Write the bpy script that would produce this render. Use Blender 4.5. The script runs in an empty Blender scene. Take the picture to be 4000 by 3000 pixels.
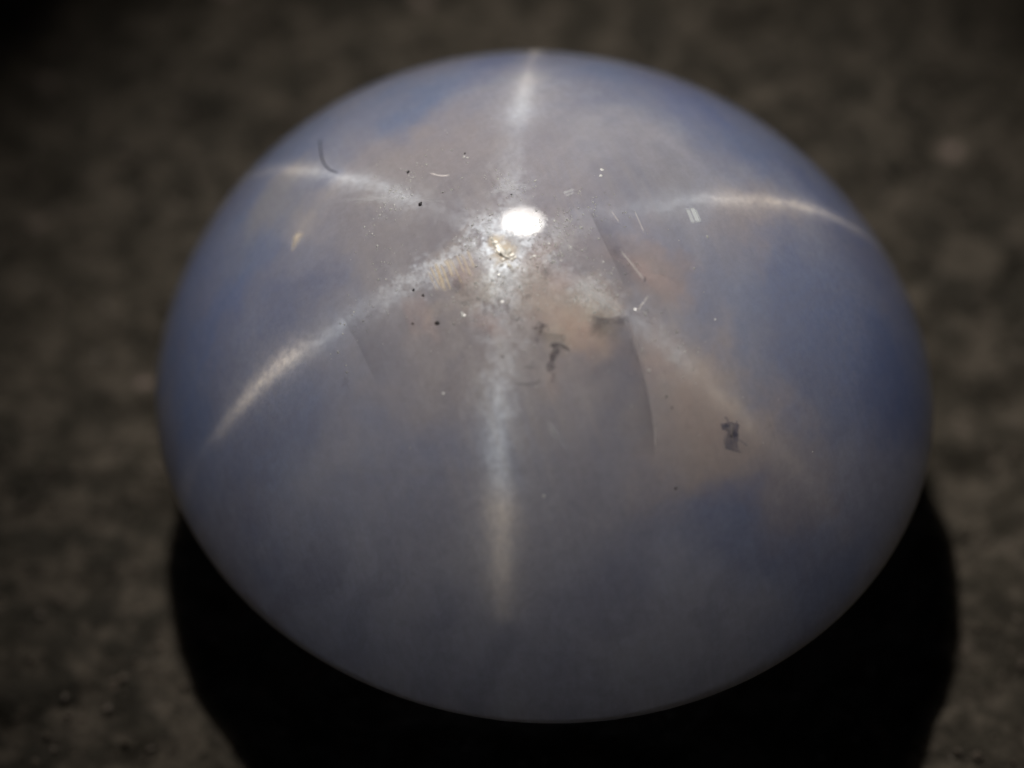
import bpy, bmesh, math, random
from mathutils import Vector, Matrix, noise
random.seed(7)
SC = bpy.context.scene
COL = SC.collection

# ------------------------------------------------------------------ camera
CAM_POS = Vector((-0.06347, -3.01975, 4.74755))
FWD = Vector((0, 0.5706592, -0.821187)).normalized()
RIGHT = Vector((0.99963433, -0.0222055, -0.01543105)).normalized()
UP = RIGHT.cross(FWD).normalized()
cd = bpy.data.cameras.new('camera')
cam = bpy.data.objects.new('camera', cd); COL.objects.link(cam)
cam.matrix_world = Matrix(((RIGHT.x, UP.x, -FWD.x, CAM_POS.x), (RIGHT.y, UP.y, -FWD.y, CAM_POS.y),
                           (RIGHT.z, UP.z, -FWD.z, CAM_POS.z), (0, 0, 0, 1)))
cd.sensor_width = 36; cd.lens = 81.37; cd.clip_start = 0.05; cd.clip_end = 200
cd.dof.use_dof = True; cd.dof.focus_distance = 4.77; cd.dof.aperture_fstop = 0.36
SC.camera = cam

# ------------------------------------------------------------------ world (night-dark room) and the one torch
w = bpy.data.worlds.new('World'); SC.world = w; w.use_nodes = True
w.node_tree.nodes['Background'].inputs[0].default_value = (0.5, 0.6, 0.8, 1)
w.node_tree.nodes['Background'].inputs[1].default_value = 0.0007
LAMP = Vector((-0.5649, 3.6, 7.5797))
for nm, power, rad in (('torch_emitter', 1850, 0.13), ('torch_reflector', 210, 0.68)):   # LED chip and the bowl around it
    ld = bpy.data.lights.new(nm, 'SPOT')
    ld.energy = power; ld.color = (1.0, 0.96, 0.90); ld.shadow_soft_size = rad
    ld.spot_size = math.radians(29); ld.spot_blend = 1.0
    lo = bpy.data.objects.new(nm, ld); COL.objects.link(lo); lo.location = LAMP
    lo.rotation_euler = (Vector((0.12, 0.42, 0.3)) - LAMP).to_track_quat('-Z', 'Y').to_euler()
SC.view_settings.view_transform = 'Standard'; SC.view_settings.look = 'None'
SC.view_settings.exposure = 0; SC.view_settings.gamma = 1
SC.cycles.use_denoising = True
SC.cycles.max_bounces = 10; SC.cycles.volume_bounces = 6; SC.cycles.transparent_max_bounces = 12
SC.cycles.transmission_bounces = 6
SC.cycles.volume_step_rate = 2.0

# ------------------------------------------------------------------ node helpers
class NT:
    def __init__(self, name):
        self.m = bpy.data.materials.new(name); self.m.use_nodes = True
        self.t = self.m.node_tree; self.t.nodes.clear()
        self.out = self.t.nodes.new('ShaderNodeOutputMaterial')
    def n(self, typ, **kw):
        nd = self.t.nodes.new(typ)
        for k, v in kw.items(): setattr(nd, k, v)
        return nd
    def l(self, a, b): self.t.links.new(a, b)
    def put(self, sock, v):
        if isinstance(v, bpy.types.NodeSocket): self.l(v, sock)
        else: sock.default_value = v
    def math(self, op, a, b=None, c=None, clamp=False):
        nd = self.n('ShaderNodeMath', operation=op, use_clamp=clamp)
        for i, v in enumerate((a, b, c)):
            if v is not None: self.put(nd.inputs[i], v)
        return nd.outputs[0]
    def vec(self, op, a, b=None, scale=None, out=0):
        nd = self.n('ShaderNodeVectorMath', operation=op)
        self.put(nd.inputs[0], a)
        if b is not None: self.put(nd.inputs[1], b)
        if scale is not None: self.put(nd.inputs['Scale'], scale)
        return nd.outputs['Value'] if op in ('DOT_PRODUCT', 'LENGTH', 'DISTANCE') else nd.outputs[0]
    def noise(self, v, scale, detail=2, rough=0.5, dist=0.0, out='Fac'):
        nd = self.n('ShaderNodeTexNoise')
        if v is not None: self.l(v, nd.inputs['Vector'])
        nd.inputs['Scale'].default_value = scale; nd.inputs['Detail'].default_value = detail
        nd.inputs['Roughness'].default_value = rough; nd.inputs['Distortion'].default_value = dist
        return nd.outputs[out]
    def ramp(self, v, a, b, lo=0.0, hi=1.0, smooth=True):
        nd = self.n('ShaderNodeMapRange', interpolation_type='SMOOTHSTEP' if smooth else 'LINEAR')
        self.put(nd.inputs['Value'], v)
        for k, x in (('From Min', a), ('From Max', b), ('To Min', lo), ('To Max', hi)): nd.inputs[k].default_value = x
        return nd.outputs[0]
    def mix(self, f, a, b):
        nd = self.n('ShaderNodeMix', data_type='RGBA')
        self.put(nd.inputs[0], f)
        self.put(nd.inputs[6], a if isinstance(a, bpy.types.NodeSocket) else (*a, 1))
        self.put(nd.inputs[7], b if isinstance(b, bpy.types.NodeSocket) else (*b, 1))
        return nd.outputs[2]

def simple(name, col, rough=0.6, spec=0.3, col2=None, nscale=20):
    t = NT(name); b = t.n('ShaderNodeBsdfPrincipled')
    if col2:
        tc = t.n('ShaderNodeTexCoord')
        b_in = t.mix(t.noise(tc.outputs['Object'], nscale, 3), col, col2); t.l(b_in, b.inputs['Base Color'])
    else: b.inputs['Base Color'].default_value = (*col, 1)
    b.inputs['Roughness'].default_value = rough; b.inputs['Specular IOR Level'].default_value = spec
    t.l(b.outputs[0], t.out.inputs[0]); return t.m

# ------------------------------------------------------------------ ground: rough brown stone, one sheet
def stone_mat():
    t = NT('rough_brown_stone'); tc = t.n('ShaderNodeTexCoord'); P = tc.outputs['Object']
    b = t.n('ShaderNodeBsdfPrincipled')
    big = t.ramp(t.noise(P, 1.3, 3, 0.6), 0.38, 0.62)
    mid = t.ramp(t.noise(P, 10.0, 4, 0.65, 0.4), 0.42, 0.62)
    fine = t.ramp(t.noise(P, 22, 3, 0.7), 0.35, 0.7)
    c = t.mix(big, (0.042, 0.036, 0.027), (0.068, 0.057, 0.042))
    c = t.mix(t.math('MULTIPLY', mid, 0.75), c, (0.155, 0.128, 0.10))
    c = t.mix(t.math('MULTIPLY', fine, 0.55), c, (0.03, 0.026, 0.019))
    spot = t.ramp(t.noise(P, 5.0, 1, 0.5), 0.70, 0.76)
    c = t.mix(t.math('MULTIPLY', spot, 0.5), c, (0.50, 0.38, 0.34))
    t.l(c, b.inputs['Base Color']); b.inputs['Roughness'].default_value = 0.75
    b.inputs['Specular IOR Level'].default_value = 0.25
    bp = t.n('ShaderNodeBump'); bp.inputs['Strength'].default_value = 0.9; bp.inputs['Distance'].default_value = 0.03
    t.l(t.noise(P, 26, 5, 0.7), bp.inputs['Height']); t.l(bp.outputs[0], b.inputs['Normal'])
    t.l(b.outputs[0], t.out.inputs[0]); return t.m
STONE = stone_mat()

def ground_h(x, y):
    p = Vector((x, y, 0))
    h = 0.035 * noise.fractal(p * 2.2 + Vector((3, 1, 0)), 0.8, 2.1, 5)
    h += 0.035 * noise.fractal(p * 6.5, 0.9, 2.0, 4)
    h += 0.006 * noise.noise(p * 19)
    d = math.hypot(x, y)
    return h * min(1, max(0, (d - 0.08) / 0.35)) - 0.012

def build_ground():
    N = 420
    xs = [(-1 + 2 * i / N) for i in range(N + 1)]
    f = lambda u: 4.2 * (0.45 * u + 0.55 * u ** 3) * 1.6
    vs = []; fs = []
    for j in range(N + 1):
        for i in range(N + 1):
            x, y = f(xs[i]), f(xs[j]) + 0.3
            vs.append((x, y, ground_h(x, y)))
    for j in range(N):
        for i in range(N):
            a = j * (N + 1) + i; fs.append((a, a + 1, a + N + 2, a + N + 1))
    me = bpy.data.meshes.new('ground'); me.from_pydata(vs, [], fs); me.shade_smooth()
    me.materials.append(STONE)
    o = bpy.data.objects.new('ground', me); COL.objects.link(o); o['kind'] = 'structure'
    o['label'] = 'rough dark brown stone surface under the gem, out of focus'
build_ground()

def build_grit():
    vs = []; fs = []
    for k in range(14000):
        x = random.uniform(-3.4, 3.4); y = random.uniform(-2.2, 4.4)
        if math.hypot(x, y) < 0.45: continue
        s = 0.004 + 0.009 * random.random() ** 2
        z = ground_h(x, y) + s * 0.3
        b = len(vs); q = Matrix.Rotation(random.random() * 6.28, 3, Vector((random.random(), random.random(), 1)).normalized())
        for v in ((1, 0, 0), (0, 1, 0), (-1, 0, 0), (0, -1, 0), (0, 0, .8), (0, 0, -.8)):
            p = q @ (Vector(v) * s * random.uniform(.7, 1.3)); vs.append((x + p.x, y + p.y, z + p.z))
        for a, c in ((0, 1), (1, 2), (2, 3), (3, 0)): fs.append((b + a, b + c, b + 4)); fs.append((b + c, b + a, b + 5))
    me = bpy.data.meshes.new('sand_grains'); me.from_pydata(vs, [], fs)
    me.materials.append(simple('grain_stone', (0.26, 0.21, 0.17), 0.5, 0.4, (0.06, 0.05, 0.04), 3.0))
    o = bpy.data.objects.new('sand_grains', me); COL.objects.link(o); o['kind'] = 'stuff'
    o['label'] = 'pale and brown sand grains lying on the rough dark stone'; o['category'] = 'sand'
build_grit()

# ------------------------------------------------------------------ the gem
A, B, H, DEP = 0.84737, 0.89588, 0.63324, 0.44162      # girdle half axes, dome height, depth of the back
AS, BS, HP, Z0 = 0.889743, 0.940669, 0.911018, 0.277779  # the larger ellipsoid the dome is cut from
ROT = Matrix(((0.55365484, -0.83199146, -0.03544767), (0.83090249, 0.55475932, -0.04293186), (0.05538387, -0.00568412, 0.99844896)))
gem = bpy.data.objects.new('star_sapphire', None); COL.objects.link(gem)
gem.matrix_world = Matrix.Translation(Vector((0, 0, DEP)) - ROT @ Vector((0, 0, DEP))) @ ROT.to_4x4()
gem['label'] = 'large grey-blue oval star sapphire cabochon with a six-rayed star on its dome'
gem['category'] = 'gemstone'
# child coordinates: origin at the gem's foot, +Z its height; girdle plane at z = DEP
def on_dome(x, y, lift=0.0):
    z = math.sqrt(max(1e-6, 1 - (x / AS) ** 2 - (y / BS) ** 2)) * HP
    n = Vector((x / AS ** 2, y / BS ** 2, z / HP ** 2)).normalized()
    return Vector((x, y, z - Z0 + DEP)) + n * lift, n

# star geometry: crystal c axis and three silk-needle directions in the gem
C_AX = Vector((-0.064, -0.109, 1)).normalized()
AX = Vector((0, 1, 0)).cross(C_AX).normalized(); AY = C_AX.cross(AX)
DIRS = []
for k in range(3):
    a = (-0.134, -0.145 - math.pi / 3, -0.145 + math.pi / 3)[k]
    DIRS.append(AX * math.cos(a) + AY * math.sin(a))     # world space, as the shading normal is
STAR = 0.034; SSCALE = 5.0
# crystal colour zones, with shoulder shade and bottom light painted in: centre, radius, colour, strength
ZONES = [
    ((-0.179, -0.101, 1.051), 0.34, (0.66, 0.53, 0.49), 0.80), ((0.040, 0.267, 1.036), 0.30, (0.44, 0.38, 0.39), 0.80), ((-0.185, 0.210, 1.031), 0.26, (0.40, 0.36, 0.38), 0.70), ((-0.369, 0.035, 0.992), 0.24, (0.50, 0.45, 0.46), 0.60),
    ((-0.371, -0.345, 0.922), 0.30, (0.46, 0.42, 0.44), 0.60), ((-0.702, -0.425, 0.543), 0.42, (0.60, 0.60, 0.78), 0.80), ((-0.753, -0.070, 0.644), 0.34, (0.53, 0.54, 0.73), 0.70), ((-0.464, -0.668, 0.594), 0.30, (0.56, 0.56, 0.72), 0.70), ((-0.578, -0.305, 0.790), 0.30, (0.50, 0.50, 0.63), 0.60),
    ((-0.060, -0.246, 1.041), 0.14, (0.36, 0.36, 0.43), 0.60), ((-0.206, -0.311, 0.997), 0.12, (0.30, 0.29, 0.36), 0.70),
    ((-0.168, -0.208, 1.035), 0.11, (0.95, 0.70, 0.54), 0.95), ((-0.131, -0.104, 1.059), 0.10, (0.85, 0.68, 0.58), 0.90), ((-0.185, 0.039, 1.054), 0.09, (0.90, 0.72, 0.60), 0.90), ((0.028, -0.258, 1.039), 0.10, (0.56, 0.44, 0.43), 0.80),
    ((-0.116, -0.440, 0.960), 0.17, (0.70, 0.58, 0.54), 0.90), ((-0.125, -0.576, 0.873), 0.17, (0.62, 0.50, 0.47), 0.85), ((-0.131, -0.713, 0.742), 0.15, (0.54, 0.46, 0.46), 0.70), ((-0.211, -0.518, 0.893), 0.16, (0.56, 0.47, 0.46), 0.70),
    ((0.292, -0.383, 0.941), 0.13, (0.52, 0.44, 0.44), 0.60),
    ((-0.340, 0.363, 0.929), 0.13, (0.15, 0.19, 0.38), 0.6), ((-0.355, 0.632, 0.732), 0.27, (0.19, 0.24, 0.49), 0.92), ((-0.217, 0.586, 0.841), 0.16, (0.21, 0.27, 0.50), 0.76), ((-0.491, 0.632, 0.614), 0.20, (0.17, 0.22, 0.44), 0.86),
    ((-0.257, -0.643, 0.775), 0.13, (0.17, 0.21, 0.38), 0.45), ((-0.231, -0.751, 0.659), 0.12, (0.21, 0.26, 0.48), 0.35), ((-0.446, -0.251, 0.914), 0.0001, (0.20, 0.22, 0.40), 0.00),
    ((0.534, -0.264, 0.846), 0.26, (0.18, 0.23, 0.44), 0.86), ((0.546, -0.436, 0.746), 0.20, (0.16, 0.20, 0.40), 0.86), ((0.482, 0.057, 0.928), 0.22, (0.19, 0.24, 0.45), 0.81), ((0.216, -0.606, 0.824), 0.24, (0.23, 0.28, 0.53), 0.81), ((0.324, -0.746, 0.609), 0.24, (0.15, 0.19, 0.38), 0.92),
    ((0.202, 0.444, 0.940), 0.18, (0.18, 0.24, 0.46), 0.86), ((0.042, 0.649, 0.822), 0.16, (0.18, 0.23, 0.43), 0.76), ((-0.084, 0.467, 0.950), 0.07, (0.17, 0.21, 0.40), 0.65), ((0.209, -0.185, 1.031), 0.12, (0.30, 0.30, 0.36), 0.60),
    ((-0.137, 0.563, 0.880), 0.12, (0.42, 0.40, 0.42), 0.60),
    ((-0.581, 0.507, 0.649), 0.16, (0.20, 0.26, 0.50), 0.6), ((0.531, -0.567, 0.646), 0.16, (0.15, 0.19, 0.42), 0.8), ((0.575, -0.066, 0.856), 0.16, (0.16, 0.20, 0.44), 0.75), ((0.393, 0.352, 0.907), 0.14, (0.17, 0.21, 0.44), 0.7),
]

# how thick the silk is in places: centre, radius, factor
SILK = [((-0.115, -0.007, 1.067), 0.09, 2.4), ((-0.163, -0.048, 1.058), 0.09, 1.8), ((-0.118, -0.355, 0.999), 0.16, 0.55), ((-0.111, -0.567, 0.882), 0.20, 0.5), ((-0.115, -0.727, 0.730), 0.22, 0.3), ((0.066, -0.148, 1.061), 0.17, 0.3), ((0.163, -0.234, 1.030), 0.10, 0.7),
        ((0.405, -0.413, 0.869), 0.16, 1.5), ((-0.465, 0.331, 0.872), 0.16, 1.5), ((-0.337, 0.205, 0.983), 0.13, 0.5), ((-0.207, 0.064, 1.048), 0.10, 1.7), ((-0.278, -0.113, 1.022), 0.12, 0.85), ((-0.426, -0.207, 0.938), 0.18, 1.3),
        ((-0.059, 0.685, 0.785), 0.16, 0.6), ((-0.107, 0.361, 0.998), 0.11, 1.5), ((-0.111, 0.166, 1.053), 0.10, 0.4), ((0.107, 0.112, 1.062), 0.12, 0.75), ((0.293, 0.216, 0.998), 0.14, 1.4)]

def sapphire_mat():
    t = NT('silky_sapphire'); tc = t.n('ShaderNodeTexCoord'); P = tc.outputs['Object']
    geo = t.n('ShaderNodeNewGeometry'); N = geo.outputs['Normal']
    sub = t.n('ShaderNodeBsdfPrincipled'); sub.subsurface_method = 'RANDOM_WALK'
    warp = t.n('ShaderNodeTexNoise'); t.l(P, warp.inputs['Vector']); warp.inputs['Scale'].default_value = 4.5; warp.inputs['Detail'].default_value = 4
    warp.inputs['Roughness'].default_value = 0.6
    Q = t.vec('ADD', P, t.vec('SCALE', t.vec('SUBTRACT', warp.outputs['Color'], (0.5, 0.5, 0.5)), scale=0.34))
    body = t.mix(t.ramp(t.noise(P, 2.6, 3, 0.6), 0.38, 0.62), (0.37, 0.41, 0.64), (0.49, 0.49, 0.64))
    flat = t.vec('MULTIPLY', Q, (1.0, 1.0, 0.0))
    rim_shade = t.math('MULTIPLY', t.ramp(t.vec('LENGTH', flat), 0.32, 0.82, 0.0, 0.88), t.ramp(t.vec('DOT_PRODUCT', flat, (-0.84, -0.54, 0.0)), 0.05, 0.55, 1.0, 0.25))
    body = t.mix(rim_shade, body, (0.145, 0.18, 0.36))  # shoulder shade painted into the body colour, weaker at the front bottom
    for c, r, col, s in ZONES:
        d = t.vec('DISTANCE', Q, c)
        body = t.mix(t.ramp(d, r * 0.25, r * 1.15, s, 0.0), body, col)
    veil = t.ramp(t.noise(t.vec('MULTIPLY', Q, (3.0, 9.0, 3.0)), 1.0, 4, 0.65), 0.35, 0.70)
    body = t.mix(t.math('MULTIPLY', veil, 0.4), body, (0.27, 0.27, 0.36))
    ax = (Vector((-0.348, 0.020, 1.002)) - Vector((-0.275, 0.112, 1.024))).normalized(); ax2 = ax.cross(Vector((0, 0, 1))).normalized()
    cx = t.n('ShaderNodeCombineXYZ'); t.l(t.math('MULTIPLY', t.vec('DOT_PRODUCT', P, tuple(ax2)), 38.0), cx.inputs[0])
    t.l(t.math('MULTIPLY', t.vec('DOT_PRODUCT', P, tuple(ax)), 2.6), cx.inputs[1])
    lines = t.ramp(t.noise(cx.outputs[0], 1.0, 3, 0.6), 0.35, 0.68)
    lmask = t.ramp(t.noise(P, 2.9, 2, 0.5), 0.45, 0.62, 0.1, 0.45)
    lmask = t.math('MULTIPLY', lmask, t.ramp(t.vec('DISTANCE', Q, (-0.153, -0.107, 1.055)), 0.18, 0.55, 1.0, 0.10))
    body = t.mix(t.math('MULTIPLY', lines, lmask), body, (0.62, 0.56, 0.56))
    fl = t.ramp(t.noise(P, 30, 4, 0.75), 0.3, 0.72)
    near = t.ramp(t.vec('DISTANCE', Q, (-0.146, -0.059, 1.061)), 0.05, 0.42, 1.0, 0.0)
    body = t.mix(t.math('MULTIPLY', fl, t.math('MULTIPLY_ADD', near, 0.32, 0.10)), body, (0.26, 0.22, 0.24))
    mot = t.ramp(t.noise(P, 48, 5, 0.8), 0.30, 0.70, 0.95, 1.05)
    sn = t.n('ShaderNodeCombineXYZ'); t.l(t.math('MULTIPLY', t.vec('DOT_PRODUCT', P, tuple(ax2)), 95.0), sn.inputs[0])
    t.l(t.math('MULTIPLY', t.vec('DOT_PRODUCT', P, tuple(ax)), 9.0), sn.inputs[1])
    sil = t.ramp(t.noise(sn.outputs[0], 1.0, 2, 0.6), 0.30, 0.70, 0.98, 1.025)
    body = t.vec('SCALE', body, scale=t.math('MULTIPLY', mot, sil))
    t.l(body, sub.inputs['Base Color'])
    sub.inputs['Subsurface Weight'].default_value = 1; sub.inputs['Subsurface Radius'].default_value = (0.9, 0.95, 1)
    sub.inputs['Subsurface Scale'].default_value = SSCALE; sub.inputs['IOR'].default_value = 1.77
    sub.inputs['Roughness'].default_value = 0.03
    # silk: three sets of parallel needles just under the skin; the refraction at the dome is folded into the tangent
    front = t.math('SUBTRACT', 1.0, geo.outputs['Backfacing'])
    dens = t.ramp(t.noise(P, 3.4, 3, 0.6), 0.36, 0.60, 0.40, 1.0)
    fine = t.ramp(t.noise(P, 70, 5, 0.8), 0.32, 0.68, 0.6, 1.4)
    gain = t.ramp(t.vec('DISTANCE', Q, SILK[0][0]), SILK[0][1] * .3, SILK[0][1] * 1.1, SILK[0][2], 1.0)
    for c, r, g_ in SILK[1:]:
        gain = t.math('MULTIPLY', gain, t.ramp(t.vec('DISTANCE', Q, c), r * .3, r * 1.1, g_, 1.0))
    sep = t.n('ShaderNodeSeparateXYZ'); t.l(P, sep.inputs[0])
    stri = t.math('MULTIPLY', gain, t.ramp(sep.outputs[2], DEP + 0.16, DEP + 0.47, 0.10, 1.0))
    hue = t.ramp(t.math('MULTIPLY_ADD', t.noise(P, 5.0, 2, 0.5), 0.25, t.vec('DISTANCE', P, (-0.093, -0.004, 1.070))), 0.50, 0.72)
    silk = t.mix(hue, (0.80, 0.90, 1.0), (1.0, 0.87, 0.69))
    prev = sub.outputs[0]
    jit = t.n('ShaderNodeTexNoise'); t.l(P, jit.inputs['Vector']); jit.inputs['Scale'].default_value = 55; jit.inputs['Detail'].default_value = 3
    jit.inputs['Roughness'].default_value = 0.8
    jamp = t.math('MULTIPLY_ADD', near, 0.13, 0.012)
    slow = t.n('ShaderNodeTexNoise'); t.l(P, slow.inputs['Vector']); slow.inputs['Scale'].default_value = 5; slow.inputs['Detail'].default_value = 2
    j = t.vec('ADD', t.vec('SCALE', t.vec('SUBTRACT', jit.outputs['Color'], (0.5, 0.5, 0.5)), scale=jamp),
              t.vec('SCALE', t.vec('SUBTRACT', slow.outputs['Color'], (0.5, 0.5, 0.5)), scale=0.03))
    amp = t.math('MULTIPLY', t.math('MULTIPLY', t.math('MULTIPLY', dens, fine), stri), front)
    u = t.math('SUBTRACT', 1.0, t.vec('DOT_PRODUCT', N, tuple(C_AX)))
    kk = t.math('ADD', t.math('MULTIPLY_ADD', u, 1.3, 0.59), t.math('MULTIPLY', t.math('MULTIPLY', u, u), 2.0))
    for k, d in enumerate(DIRS):
        nd = t.vec('DOT_PRODUCT', N, tuple(d))
        T = t.vec('ADD', tuple(d * 0.565), t.vec('SCALE', N, scale=t.math('MULTIPLY', nd, kk)))
        T = t.vec('NORMALIZE', t.vec('ADD', T, j))
        hb = t.n('ShaderNodeBsdfHair'); hb.component = 'Reflection'
        hb.inputs['Offset'].default_value = 0; hb.inputs['RoughnessU'].default_value = 0.014; hb.inputs['RoughnessV'].default_value = 1.0
        t.l(T, hb.inputs['Tangent'])
        t.l(t.vec('SCALE', silk, scale=t.math('MULTIPLY', amp, STAR)), hb.inputs['Color'])
        ad = t.n('ShaderNodeAddShader'); t.l(prev, ad.inputs[0]); t.l(hb.outputs[0], ad.inputs[1]); prev = ad.outputs[0]
    t.l(prev, t.out.inputs['Surface'])
    return t.m
SAPPHIRE = sapphire_mat()

def build_body():
    bm = bmesh.new(); NU, NV = 320, 140
    rings = []
    def ring(s, z):
        return [bm.verts.new((A * s * math.cos(2 * math.pi * i / NU), B * s * math.sin(2 * math.pi * i / NU), z + DEP)) for i in range(NU)]
    top = bm.verts.new((0, 0, H + DEP)); bot = bm.verts.new((0, 0, 0))
    s = 1.05
    for j in range(1, NV + 1):
        a = math.asin(1 / s) * j / NV; r = s * math.sin(a)
        rings.append(ring(r, HP * math.cos(a) - Z0))
    for q, z in ((0.998, -.012), (0.99, -.03), (.97, -.06), (.9, -.17), (.8, -.34), (.7, -.52), (.62, -.68), (.55, -.85), (.48, -.94), (.38, -.985), (.2, -1)):
        rings.append(ring(q, z * DEP))
    for r0, r1 in zip(rings, rings[1:]):
        for i in range(NU): bm.faces.new((r0[i], r1[i], r1[(i + 1) % NU], r0[(i + 1) % NU]))
    for i in range(NU):
        bm.faces.new((top, rings[0][i], rings[0][(i + 1) % NU])); bm.faces.new((bot, rings[-1][(i + 1) % NU], rings[-1][i]))
    for f in bm.faces: f.smooth = True
    g = rings[NV - 1]
    for i in range(NU):
        e = bm.edges.get((g[i], g[(i + 1) % NU]))
        if e: e.smooth = False
    bmesh.ops.recalc_face_normals(bm, faces=bm.faces)
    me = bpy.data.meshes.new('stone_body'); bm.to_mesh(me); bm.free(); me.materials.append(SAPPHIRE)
    o = bpy.data.objects.new('stone_body', me); COL.objects.link(o); o.parent = gem
    return o
build_body()

# ------------------------------------------------------------------ small marks of the gem (parts) and dirt on it (things)
def link(name, me, mat, parent=gem, **props):
    me.materials.append(mat); o = bpy.data.objects.new(name, me); COL.objects.link(o)
    if parent is not None: o.parent = parent
    for k, v in props.items(): o[k] = v
    return o

def veil_mat(name, col, rough=0.5, spec=0.3, nscale=25, cut=0.0, metal=0.0):
    """a thin film or plane: colour where the mesh attribute 'a' says it is dense, clear elsewhere"""
    t = NT(name); at = t.n('ShaderNodeAttribute', attribute_name='a'); tc = t.n('ShaderNodeTexCoord')
    b = t.n('ShaderNodeBsdfPrincipled'); b.inputs['Base Color'].default_value = (*col, 1)
    b.inputs['Roughness'].default_value = rough; b.inputs['Specular IOR Level'].default_value = spec; b.inputs['Metallic'].default_value = metal
    nz = t.ramp(t.noise(tc.outputs['Object'], nscale, 4, 0.7), 0.5 - 0.5 * (1 - cut) , 0.5 + 0.12)
    a = t.math('MULTIPLY', at.outputs['Fac'], nz) if cut >= 0 else at.outputs['Fac']
    t.l(a, b.inputs['Alpha']); t.l(b.outputs[0], t.out.inputs[0]); return t.m

def resample(pts, step=0.012):
    out = [pts[0]]
    for p, q in zip(pts, pts[1:]):
        n = max(1, int(math.dist(p, q) / step))
        for i in range(1, n + 1): out.append((p[0] + (q[0] - p[0]) * i / n, p[1] + (q[1] - p[1]) * i / n))
    return out

def smooth(pts, k=3):
    for _ in range(k):
        o = [pts[0]]
        for p, q in zip(pts, pts[1:]): o += [(p[0] * .75 + q[0] * .25, p[1] * .75 + q[1] * .25), (p[0] * .25 + q[0] * .75, p[1] * .25 + q[1] * .75)]
        pts = o + [pts[-1]]
    return pts

def ribbon(name, pts, profile, mat, lift=0.0012, taper=True, wob=0.0, parent=gem, **props):
    """profile: list of (offset across, density); laid on the dome along pts (gem x, y)"""
    pts = resample(smooth(list(pts), 2)); vs = []; al = []; fs = []
    n = len(pts); m = len(profile)
    for i, p in enumerate(pts):
        a = pts[max(0, i - 1)]; b = pts[min(n - 1, i + 1)]
        d = Vector((b[0] - a[0], b[1] - a[1])); d.normalize(); nn = Vector((-d.y, d.x))
        e = min(1, min(i, n - 1 - i) / max(1, 0.25 * n)) if taper else 1
        for off, den in profile:
            w = off * (1 + wob * noise.noise(Vector((p[0] * 60, p[1] * 60, off * 90))))
            x, y = p[0] + nn.x * w, p[1] + nn.y * w
            vs.append(on_dome(x, y, lift)[0]); al.append(den * e)
    for i in range(n - 1):
        for j in range(m - 1):
            k = i * m + j; fs.append((k, k + 1, k + m + 1, k + m))
    me = bpy.data.meshes.new(name); me.from_pydata(vs, [], fs); me.shade_smooth()
    at = me.attributes.new('a', 'FLOAT', 'POINT')
    at.data.foreach_set('value', al)
    return link(name, me, mat, parent, **props)

def blob(name, c, rx, ry, ang, den, mat, lift=0.0015, rag=0.3, edge=0.6, parent=gem, seed=0, **props):
    """irregular patch of film on the dome, a few mm lens high in the middle"""
    vs = []; al = []; fs = []; NR, NA = 5, 28
    ca, sa = math.cos(ang), math.sin(ang)
    vs.append(on_dome(c[0], c[1], lift * 1.6)[0]); al.append(den)
    for r in range(1, NR + 1):
        q = r / NR
        for i in range(NA):
            th = 2 * math.pi * i / NA
            w = 1 + rag * noise.noise(Vector((math.cos(th) * 2.5, math.sin(th) * 2.5, seed * 7.3 + 0.5))) * 1.6
            u, v = rx * q * w * math.cos(th), ry * q * w * math.sin(th)
            vs.append(on_dome(c[0] + u * ca - v * sa, c[1] + u * sa + v * ca, lift * (1.6 - q * 1.0))[0])
            al.append(den * (1 if q < edge else (1 - q) / (1 - edge + 1e-6)))
    for i in range(NA): fs.append((0, 1 + i, 1 + (i + 1) % NA))
    for r in range(NR - 1):
        for i in range(NA):
            a = 1 + r * NA + i; b = 1 + r * NA + (i + 1) % NA; fs.append((a, a + NA, b + NA, b))
    me = bpy.data.meshes.new(name); me.from_pydata(vs, [], fs); me.shade_smooth()
    me.attributes.new('a', 'FLOAT', 'POINT').data.foreach_set('value', al)
    return link(name, me, mat, parent, **props)

DARKVEIL = veil_mat('dark_growth_layer', (0.09, 0.09, 0.13), 0.6, 0.1, 12, 0.0)  # dark bluish film of the growth planes
PALEVEIL = veil_mat('milky_film', (0.45, 0.40, 0.41), 0.6, 0.2, 14, 0.0)
WARMVEIL = veil_mat('warm_gleam', (0.97, 0.82, 0.62), 0.5, 0.3, 14, 0.0)  # pale film for the painted inner reflection, crystal glow and bright tubes
PEACH = veil_mat('peach_milk', (0.90, 0.60, 0.52), 0.5, 0.2, 10, 0.0); WHITEM = veil_mat('white_milk', (0.80, 0.82, 0.86), 0.5, 0.2, 55, 0.1)
SCRATCH = veil_mat('bright_scratch', (0.95, 0.88, 0.86), 0.35, 0.6, 40, 0.0)
SILVER = veil_mat('silvery_needle', (0.92, 0.97, 0.98), 0.4, 0.6, 60, -1)
BLACK = veil_mat('black_residue', (0.15, 0.15, 0.22), 0.6, 0.2, 45, 0.3)
INKY = veil_mat('dark_film', (0.035, 0.035, 0.06), 0.6, 0.2, 60, 0.3)

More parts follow.
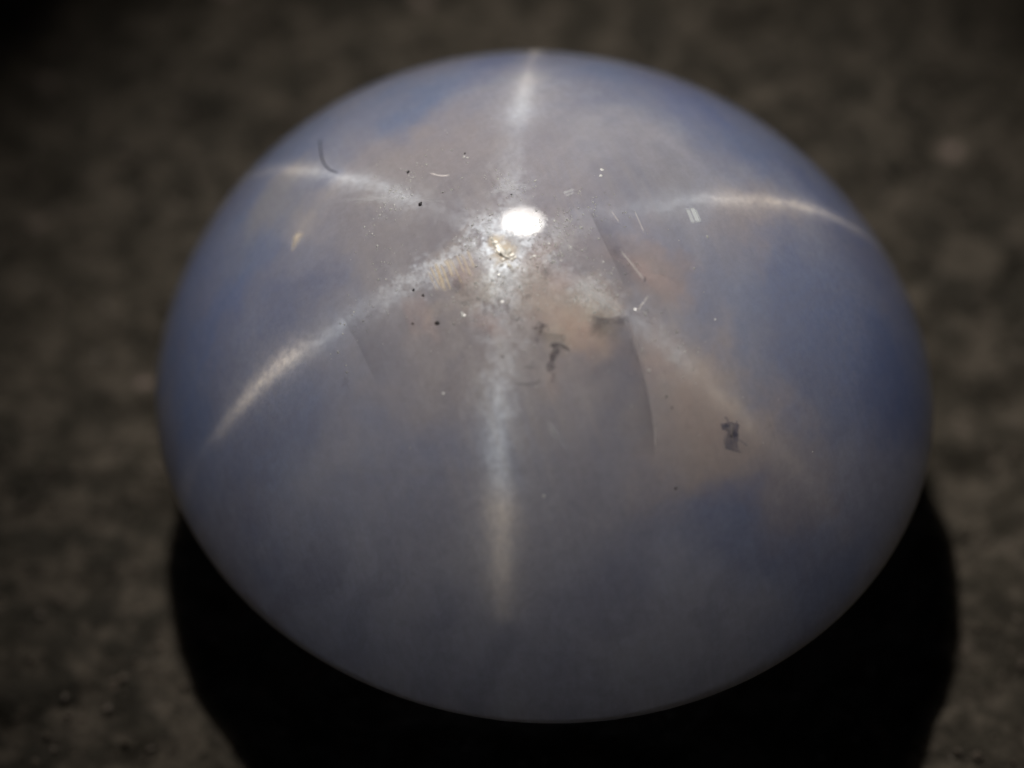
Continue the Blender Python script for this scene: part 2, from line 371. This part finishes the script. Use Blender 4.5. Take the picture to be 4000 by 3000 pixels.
for i, (c, rx, ry, an, den) in enumerate([((-0.1718, -0.2029), .05, .12, -.1, .55), ((-0.1260, -0.1503), .05, .05, .3, .4), ((-0.1895, -0.2586), .04, .07, 0, .35), ((0.0010, -0.2744), .035, .09, .1, .35), ((-0.1532, -0.4618), .12, .06, .4, .30),
        ((-0.1371, -0.3880), .07, .05, .5, .35), ((-0.1931, 0.0334), .05, .035, .2, .45), ((-0.0963, -0.0831), .06, .04, 0, .35), ((-0.2582, -0.0735), .03, .05, 0, .45), ((-0.1724, -0.5378), .10, .07, .3, .25), ((-0.2893, -0.2328), .04, .02, .5, .3)]):
    blob('milky_cloud', c, rx, ry, an, den * .5, PEACH, lift=.0006, rag=.5, edge=.1, seed=20 + i)
for i, (c, rx, ry, an, den) in enumerate([((-0.1633, -0.0477), .03, .03, 0, .6), ((-0.1995, -0.0635), .02, .02, 0, .45), ((-0.1017, -0.2383), .05, .018, .5, .55), ((-0.0995, -0.1992), .03, .02, .3, .4), ((-0.1053, 0.3004), .09, .014, .9, .35),
        ((0.0217, 0.0633), .02, .035, 0, .4), ((-0.1369, 0.0355), .05, .02, .5, .4), ((-0.0922, 0.0302), .03, .014, .3, .5), ((-0.3652, -0.2886), .03, .01, .2, .35), ((-0.0421, -0.1100), .05, .03, .2, .25), ((-0.0838, -0.0202), .04, .02, .2, .5)]):
    blob('silk_patch', c, rx, ry, an + .98, den, WHITEM, lift=.0009, rag=.8, edge=.1, seed=50 + i)
ribbon('growth_plane', [(0.0598, -0.1104), (0.0343, -0.1434), (0.0058, -0.1824), (-0.0252, -0.2282), (-0.0529, -0.2631)], [(-0.001, 0), (0.001, 0.34), (0.02, 0.25), (0.05, 0.0)], DARKVEIL)
ribbon('growth_plane', [(-0.2223, -0.1494), (-0.2175, -0.1788), (-0.2084, -0.2003), (-0.2000, -0.2167)], [(-0.001, 0), (-0.0005, 0.3), (-0.02, 0.15), (-0.05, 0.0)], DARKVEIL)
ribbon('growth_plane', [(-0.1380, -0.2364), (-0.1289, -0.2653), (-0.1015, -0.2866)], [(0.001, 0), (-0.001, 0.5), (-0.02, 0.3), (-0.05, 0.0)], DARKVEIL)
# growth planes that reach the dome: one hard edge, then a slow fade
ribbon('growth_plane', [(-0.0987, -0.2903), (-0.1336, -0.3281), (-0.1708, -0.3736), (-0.2128, -0.4155), (-0.2502, -0.4461), (-0.2850, -0.4709)],
       [(0.001, 0), (-0.001, 0.40), (-0.012, 0.30), (-0.04, 0.16), (-0.09, 0.08), (-0.13, 0)], DARKVEIL)
ribbon('growth_plane', [(-0.3584, 0.2271), (-0.3817, 0.1918), (-0.3998, 0.1592), (-0.4336, 0.1090), (-0.4506, 0.0813)],
       [(-0.0015, 0), (0.0015, 0.22), (0.02, 0.15), (0.05, 0.1), (0.08, 0.0)], DARKVEIL)
ribbon('growth_plane', [(-0.1057, -0.2966), (-0.1424, -0.3387), (-0.1797, -0.3832)],
       [(0.010, 0), (0.005, 0.35), (0.002, 0.6), (0.001, 0)], PALEVEIL)
ribbon('pale_line', [(-0.6185, 0.2246), (-0.5981, 0.0570), (-0.5516, -0.0741), (-0.4867, -0.2105), (-0.3935, -0.3584), (-0.3262, -0.4356)],
       [(-0.010, 0), (0, 0.10), (0.010, 0)], PALEVEIL)  # faint pale line across the lower dome
for a, b, w in (((0.0158, -0.2113), (-0.0119, -0.2841), 0.003), ((0.0871, -0.1467), (0.0707, -0.1763), 0.002), ((-0.2381, -0.4422), (-0.2750, -0.4650), 0.002),
                ((0.1172, -0.1837), (0.0810, -0.2292), 0.0015), ((-0.0621, -0.3063), (-0.0365, -0.3073), 0.003), ((-0.0773, -0.3056), (-0.0562, -0.3060), 0.003)):
    ribbon('bright_scratch', [a, b], [(-w, 0), (-w * .3, .6), (w * .3, .6), (w, 0)], SCRATCH, wob=0.6)
ribbon('curved_scratch', [(-0.0109, 0.2328), (-0.0115, 0.2158), (-0.0087, 0.2012), (-0.0003, 0.1904)], [(-.003, 0), (-.001, .8), (.001, .8), (.003, 0)], SCRATCH)
ribbon('curved_scratch', [(-0.2239, -0.1504), (-0.2170, -0.1656), (-0.2053, -0.1672)], [(-.002, 0), (-.0008, .8), (.0008, .8), (.002, 0)], INKY)
# silvery needle plates on the right arm
for a, b, w, den in (((0.1987, -0.2615), (0.1728, -0.2919), .005, .55), ((0.2082, -0.2671), (0.1822, -0.2976), .006, .75), ((0.2105, -0.2725), (0.1887, -0.3004), .003, .4),
                ((0.0673, -0.0438), (0.0885, -0.0574), .004, .3), ((0.0642, -0.0524), (0.0821, -0.0613), .003, .25)):
    ribbon('silver_needle', [a, b], [(-w, 0), (-w * .6, den), (w * .6, den), (w, 0)], SILVER)
# parallel tubes catching light on the lower left arm
random.seed(21)
TUBES = [((-0.2073, 0.1034), (-0.2392, 0.0582)), ((-0.1975, 0.0984), (-0.2285, 0.0582)), ((-0.1947, 0.0865), (-0.2353, 0.0348)), ((-0.1813, 0.0815), (-0.2105, 0.0471)), ((-0.1764, 0.0756), (-0.2169, 0.0185)),
         ((-0.1638, 0.0678), (-0.1932, 0.0289)), ((-0.1580, 0.0603), (-0.1935, 0.0109)), ((-0.1452, 0.0527), (-0.1738, 0.0166)), ((-0.2179, 0.1023), (-0.2469, 0.0612)), ((-0.2061, 0.0872), (-0.2420, 0.0451))]
for a, b in TUBES:
    w = random.uniform(.0025, .006)
    ribbon('bright_tube', [a, b], [(-w, 0), (0, random.uniform(.5, 1.0)), (w, 0)], WARMVEIL, wob=0.8)
for a, b in (((-0.2843, 0.1227), (-0.3477, 0.0429)), ((-0.2772, 0.1043), (-0.3325, 0.0299)), ((-0.2635, 0.0959), (-0.3421, -0.0040))):
    ribbon('faint_tube', [a, b], [(-.014, 0), (0, .16), (.014, 0)], PEACH)
# warm inner reflection at the left shoulder, painted as a pale film
ribbon('warm_gleam', [(-0.2492, 0.4361), (-0.2195, 0.4364), (-0.1803, 0.4424), (-0.1270, 0.4485), (-0.0965, 0.4578)], [(-.05, 0), (-.02, .12), (0, .18), (.02, .10), (.05, 0)], WARMVEIL, lift=0.002)
blob('gleam_tip', (-0.2338, 0.4353), 0.026, 0.016, 0.4, 0.7, WARMVEIL, lift=0.003, edge=0.2, seed=3)
# brown veins and smudges in the middle
ribbon('dark_vein', [(-0.2302, -0.1994), (-0.2339, -0.2103), (-0.2495, -0.2154), (-0.2683, -0.2181), (-0.2728, -0.2272)], [(-.010, 0), (-.004, .75), (.004, .75), (.010, 0)], INKY, wob=1.2, taper=False)
ribbon('dark_vein', [(-0.2282, -0.2026), (-0.2219, -0.2159), (-0.2211, -0.2305), (-0.2242, -0.2387)], [(-.006, 0), (0, .7), (.006, 0)], INKY, wob=1.2)
ribbon('dark_vein', [(-0.2728, -0.2272), (-0.2828, -0.2353), (-0.2951, -0.2363)], [(-.005, 0), (0, .4), (.005, 0)], INKY, wob=1)
ribbon('dark_vein', [(-0.3324, -0.1729), (-0.3155, -0.2057), (-0.3003, -0.2180)], [(-.005, 0), (0, .35), (.005, 0)], INKY, wob=1)
SM = [((-0.2116, -0.1656), .012, .016, .9), ((-0.2216, -0.1684), .006, .014, .9), ((-0.2124, -0.1801), .005, .005, .8), ((-0.2887, -0.1874), .010, .018, .7), ((-0.2252, 0.0132), .03, .022, .55),
      ((-0.2179, 0.0346), .02, .02, .45), ((-0.2462, -0.0033), .008, .02, .6), ((-0.2103, -0.0637), .015, .012, .5), ((-0.2270, -0.0586), .013, .01, .6), ((-0.2160, -0.0891), .014, .009, .6), ((-0.1740, -0.1090), .011, .011, .55),
      ((-0.2412, -0.0498), .011, .012, .55), ((-0.1343, -0.2578), .05, .025, .5), ((-0.1137, -0.2938), .012, .02, .6), ((0.0063, -0.2061), .018, .016, .4), ((-0.1128, -0.1151), .03, .018, .35), ((-0.4693, 0.1475), .022, .014, .45),
      ((-0.2236, -0.1177), .012, .008, .6), ((-0.2268, -0.0321), .012, .016, .5), ((-0.2401, -0.1710), .01, .005, .6), ((-0.0119, -0.2841), .005, .010, .9), ((-0.0628, -0.3206), .006, .010, .7), ((0.0778, -0.0529), .02, .01, .3)]
for i, (c, rx, ry, den) in enumerate(SM):
    blob('dark_smudge', c, rx * .8, ry * .8, 0.6 + i, den * .5, INKY, rag=0.55, edge=0.35, seed=i)
blob('golden_glow', (-0.1154, -0.0178), .035, .03, 0, .9, WARMVEIL, lift=.001, edge=.2, seed=5)  # pale film painting the bright glow around the golden crystals
blob('golden_glow', (-0.1035, 0.0119), .025, .02, 0, .9, WARMVEIL, lift=.001, edge=.2, seed=6)
# black pits: tiny faceted holes filled with polish
PM = simple('polish_black', (0.03, 0.028, 0.03), 0.4, 0.4)
pit = None
def pit_mesh(r):
    bm = bmesh.new(); bmesh.ops.create_icosphere(bm, subdivisions=2, radius=1)
    for v in bm.verts:
        k = 1 + 0.8 * noise.noise(v.co * 1.7 + Vector((r * 900, 0, 0))); v.co *= k; v.co.z *= 0.35
    me = bpy.data.meshes.new('black_pit'); bm.to_mesh(me); bm.free(); me.materials.append(PM); me.shade_smooth(); return me
PMS = [pit_mesh(k * .01 + .003) for k in range(3)]
PITS = [((-0.0895, 0.2060), .0058), ((-0.0241, 0.2812), .0040), ((-0.2669, 0.0836), .0035), ((-0.2645, 0.1090), .0032), ((-0.3037, 0.0254), .0045), ((-0.3243, 0.0722), .0036), ((-0.1824, -0.4361), .0025), ((-0.1918, -0.4545), .002),
        ((-0.3048, -0.5297), .003), ((0.0107, 0.0450), .002), ((0.0642, 0.1958), .0028), ((-0.3005, -0.1277), .0025)]
for i, (c, r) in enumerate(PITS):
    p, n = on_dome(*c, r * .1); o = bpy.data.objects.new('black_pit', PMS[i % 3]); COL.objects.link(o); o.parent = gem
    o.location = p; o.rotation_mode = 'QUATERNION'; o.rotation_quaternion = n.to_track_quat('Z', 'Y'); o.scale = (r, r * (0.7 + 0.08 * (i % 5)), r)
# bright crystal flecks
FM = simple('bright_crystal', (0.97, 0.96, 0.94), 0.4, 1.0); FG = simple('golden_crystal', (1.0, 0.96, 0.88), 0.55, 1.0)
for _m in (FM, FG): _m.node_tree.nodes['Principled BSDF'].inputs['Metallic'].default_value = 0.35
def fleck_mesh(seed, mat):
    rnd = random.Random(seed); bm = bmesh.new(); bmesh.ops.create_icosphere(bm, subdivisions=1, radius=1)
    for v in bm.verts: v.co = Vector((v.co.x * rnd.uniform(.6, 1.2), v.co.y * rnd.uniform(.6, 1.2), v.co.z * rnd.uniform(.12, .25)))
    me = bpy.data.meshes.new('crystal_fleck'); bm.to_mesh(me); bm.free(); me.materials.append(mat); return me
FMS = [fleck_mesh(k, FM) for k in range(4)]; FGS = [fleck_mesh(k + 9, FG) for k in range(4)]
random.seed(5)
GOLD = [((-0.1145, -0.0084), .012), ((-0.1163, -0.0184), .014), ((-0.1100, -0.0233), .010), ((-0.1100, -0.0011), .011), ((-0.1071, 0.0096), .010), ((-0.1234, -0.0273), .010), ((-0.1136, -0.0322), .009), ((-0.1305, -0.0228), .007), ((-0.1234, -0.0162), .009),
        ((-0.1034, 0.0164), .007), ((-0.1225, -0.0045), .006), ((-0.1206, -0.0410), .006), ((-0.1144, -0.0415), .005), ((-0.1360, -0.0429), .008), ((-0.1318, -0.0589), .004), ((-0.1014, 0.0244), .005)]
WHITE = [((-0.1407, -0.0513), .006), ((-0.2093, -0.0696), .005), ((-0.2692, -0.0143), .006), ((-0.2656, -0.0087), .004), ((-0.0925, -0.0752), .006), ((-0.0985, -0.0713), .004), ((-0.0904, -0.0827), .004), ((-0.0020, -0.0667), .004), ((-0.0081, -0.0484), .003),
         ((0.1696, -0.0747), .0055), ((0.1544, -0.0828), .004), ((0.0552, 0.1922), .0045), ((0.0560, 0.1833), .004), ((-0.0603, -0.0773), .004), ((-0.0540, -0.0855), .003), ((-0.0515, -0.0994), .003), ((-0.0733, -0.1258), .003), ((-0.0370, -0.1255), .004), ((0.1659, -0.3289), .0045),
         ((-0.0278, -0.1972), .003), ((-0.1109, -0.2975), .003), ((-0.4125, -0.0558), .004), ((0.0141, -0.4346), .003), ((-0.1419, -0.0278), .005), ((-0.0571, -0.3065), .003), ((-0.0763, -0.3007), .003), ((-0.1633, -0.0477), .006), ((-0.1644, -0.0352), .005), ((-0.1753, -0.0507), .004)]
for lst, ms in ((GOLD, FGS), (WHITE, FMS)):
    for i, (c, r) in enumerate(lst):
        p, n = on_dome(*c, r * .15); o = bpy.data.objects.new('crystal_fleck', ms[i % 4]); COL.objects.link(o); o.parent = gem
        o.location = p; o.rotation_mode = 'QUATERNION'; o.rotation_quaternion = n.to_track_quat('Z', 'Y') @ Vector((0, 0, 1)).rotation_difference(Vector((random.uniform(-.4, .4), random.uniform(-.4, .4), 1)))
        o.scale = (r, r * random.uniform(.6, 1), r)
def fleck_dust():
    vs = []; fs = []
    areas = [((-0.1135, 0.0560), .07, .018, 90), ((-0.0359, -0.0898), .10, .03, 150), ((-0.0817, -0.1069), .10, .03, 90), ((-0.1613, -0.0410), .06, .05, 110), ((0.0292, 0.0624), .035, .05, 60), ((-0.0967, 0.2700), .13, .02, 120),
             ((-0.0988, -0.2258), .09, .03, 130), ((0.0082, -0.1066), .12, .03, 60), ((-0.2352, 0.0070), .08, .04, 60), ((-0.3074, 0.1891), .15, .03, 60), ((-0.2005, -0.0817), .08, .05, 80), ((-0.1011, -0.0751), .3, .25, 160), ((-0.0861, -0.3366), .06, .08, 60)]
    for c, rx, ry, cnt in areas:
        for k in range(cnt):
            x = c[0] + random.gauss(0, 1) * rx * .5; y = c[1] + random.gauss(0, 1) * ry * .8
            if (x / A) ** 2 + (y / B) ** 2 > .8: continue
            r = random.uniform(.0006, .0026) * (1 if random.random() < .9 else 1.5); p, n = on_dome(x, y, 0)
            q = n.to_track_quat('Z', 'Y'); b = len(vs)
            tl = Vector((random.uniform(-.6, .6), random.uniform(-.6, .6), 1)).normalized()
            for v in ((1, 0, 0), (0, 1, 0), (-1, 0, 0), (0, -1, 0)): vs.append(p + q @ (Vector(v) * r * random.uniform(.6, 1.3)))
            vs.append(p + q @ (tl * r * .7))
            for i in range(4): fs.append((b + i, b + (i + 1) % 4, b + 4))
    me = bpy.data.meshes.new('crystal_dust'); me.from_pydata(vs, [], fs)
    link('crystal_dust', me, FM, gem, kind='stuff')
fleck_dust()

# dirt on the polished dome
def in_world(o, root_loc):
    pass
def thing_on_gem(name, label, cat):
    o = bpy.data.objects.new(name, None); COL.objects.link(o); o.matrix_world = gem.matrix_world
    o['label'] = label; o['category'] = cat
    return o
def lint(pts, rad):
    pts = resample(smooth(pts, 3), 0.006); vs = []; fs = []; n = len(pts); K = 6; c = []
    for i, p in enumerate(pts):
        t = i / (n - 1); c.append(on_dome(p[0], p[1], rad * 0.9 + 0.006 * math.sin(t * math.pi) * (1 - t))[0])
    for i in range(n):
        d = (c[min(n - 1, i + 1)] - c[max(0, i - 1)]).normalized(); nn = on_dome(*pts[i])[1]; s = d.cross(nn).normalized(); nn = s.cross(d)
        t = i / (n - 1); r = rad * (0.9 if t < .5 else 0.9 - 1.2 * (t - .5)) * (0.4 + 0.6 * min(1, t * 12))
        for k in range(K):
            a = 2 * math.pi * k / K; vs.append(c[i] + (s * math.cos(a) + nn * math.sin(a)) * r)
    for i in range(n - 1):
        for k in range(K): fs.append((i * K + k, i * K + (k + 1) % K, (i + 1) * K + (k + 1) % K, (i + 1) * K + k))
    fs.append(tuple(range(K))); fs.append(tuple((n - 1) * K + k for k in range(K)))
    me = bpy.data.meshes.new('lint_fibre'); me.from_pydata(vs, [], fs); me.shade_smooth()
    o = link('lint_fibre', me, simple('black_lint', (0.006, 0.006, 0.009), 0.8, 0.2), None)
    o.matrix_world = gem.matrix_world
    o['label'] = 'thin bent black lint fibre lying on the upper left of the dome'; o['category'] = 'lint'
lint([(0.0370, 0.5687), (-0.0101, 0.5279), (-0.0380, 0.5013), (-0.0556, 0.4722), (-0.0611, 0.4446)], 0.0018)

rs = thing_on_gem('residue_flake', 'dark ragged residue flake with a pale slit on the lower right dome', 'residue')
ribbon('flake_body', [(-0.1461, -0.5702), (-0.1585, -0.5753), (-0.1749, -0.5850)], [(-.017, 0), (-.012, .75), (.009, .75), (.014, 0)], BLACK, wob=.5, parent=rs, taper=False)
ribbon('flake_body', [(-0.1374, -0.5542), (-0.1460, -0.5658), (-0.1524, -0.5761)], [(-.011, 0), (-.007, .8), (.004, .8), (.008, 0)], BLACK, wob=.6, parent=rs, taper=False)
ribbon('flake_lobe', [(-0.1293, -0.5647), (-0.1476, -0.5754)], [(-.009, 0), (-.006, .75), (.006, .75), (.009, 0)], BLACK, wob=.5, parent=rs, taper=False)
ribbon('flake_lobe', [(-0.1455, -0.5502), (-0.1547, -0.5567)], [(-.009, 0), (-.006, .85), (.006, .85), (.009, 0)], BLACK, wob=.5, parent=rs, taper=False)
ribbon('flake_whisker', [(-0.1362, -0.5426), (-0.1344, -0.5480), (-0.1394, -0.5543)], [(-.003, 0), (0, .9), (.003, 0)], BLACK, parent=rs)
ribbon('flake_whisker', [(-0.1230, -0.5643), (-0.1308, -0.5678)], [(-.003, 0), (0, .7), (.003, 0)], BLACK, parent=rs)
ribbon('flake_whisker', [(-0.1490, -0.5828), (-0.1470, -0.5948), (-0.1462, -0.6032)], [(-.003, 0), (0, .6), (.003, 0)], BLACK, parent=rs)
ribbon('flake_slit', [(-0.1354, -0.5585), (-0.1564, -0.5686)], [(-.006, 0), (0, 1.0), (.006, 0)], PALEVEIL, lift=.0035, parent=rs)
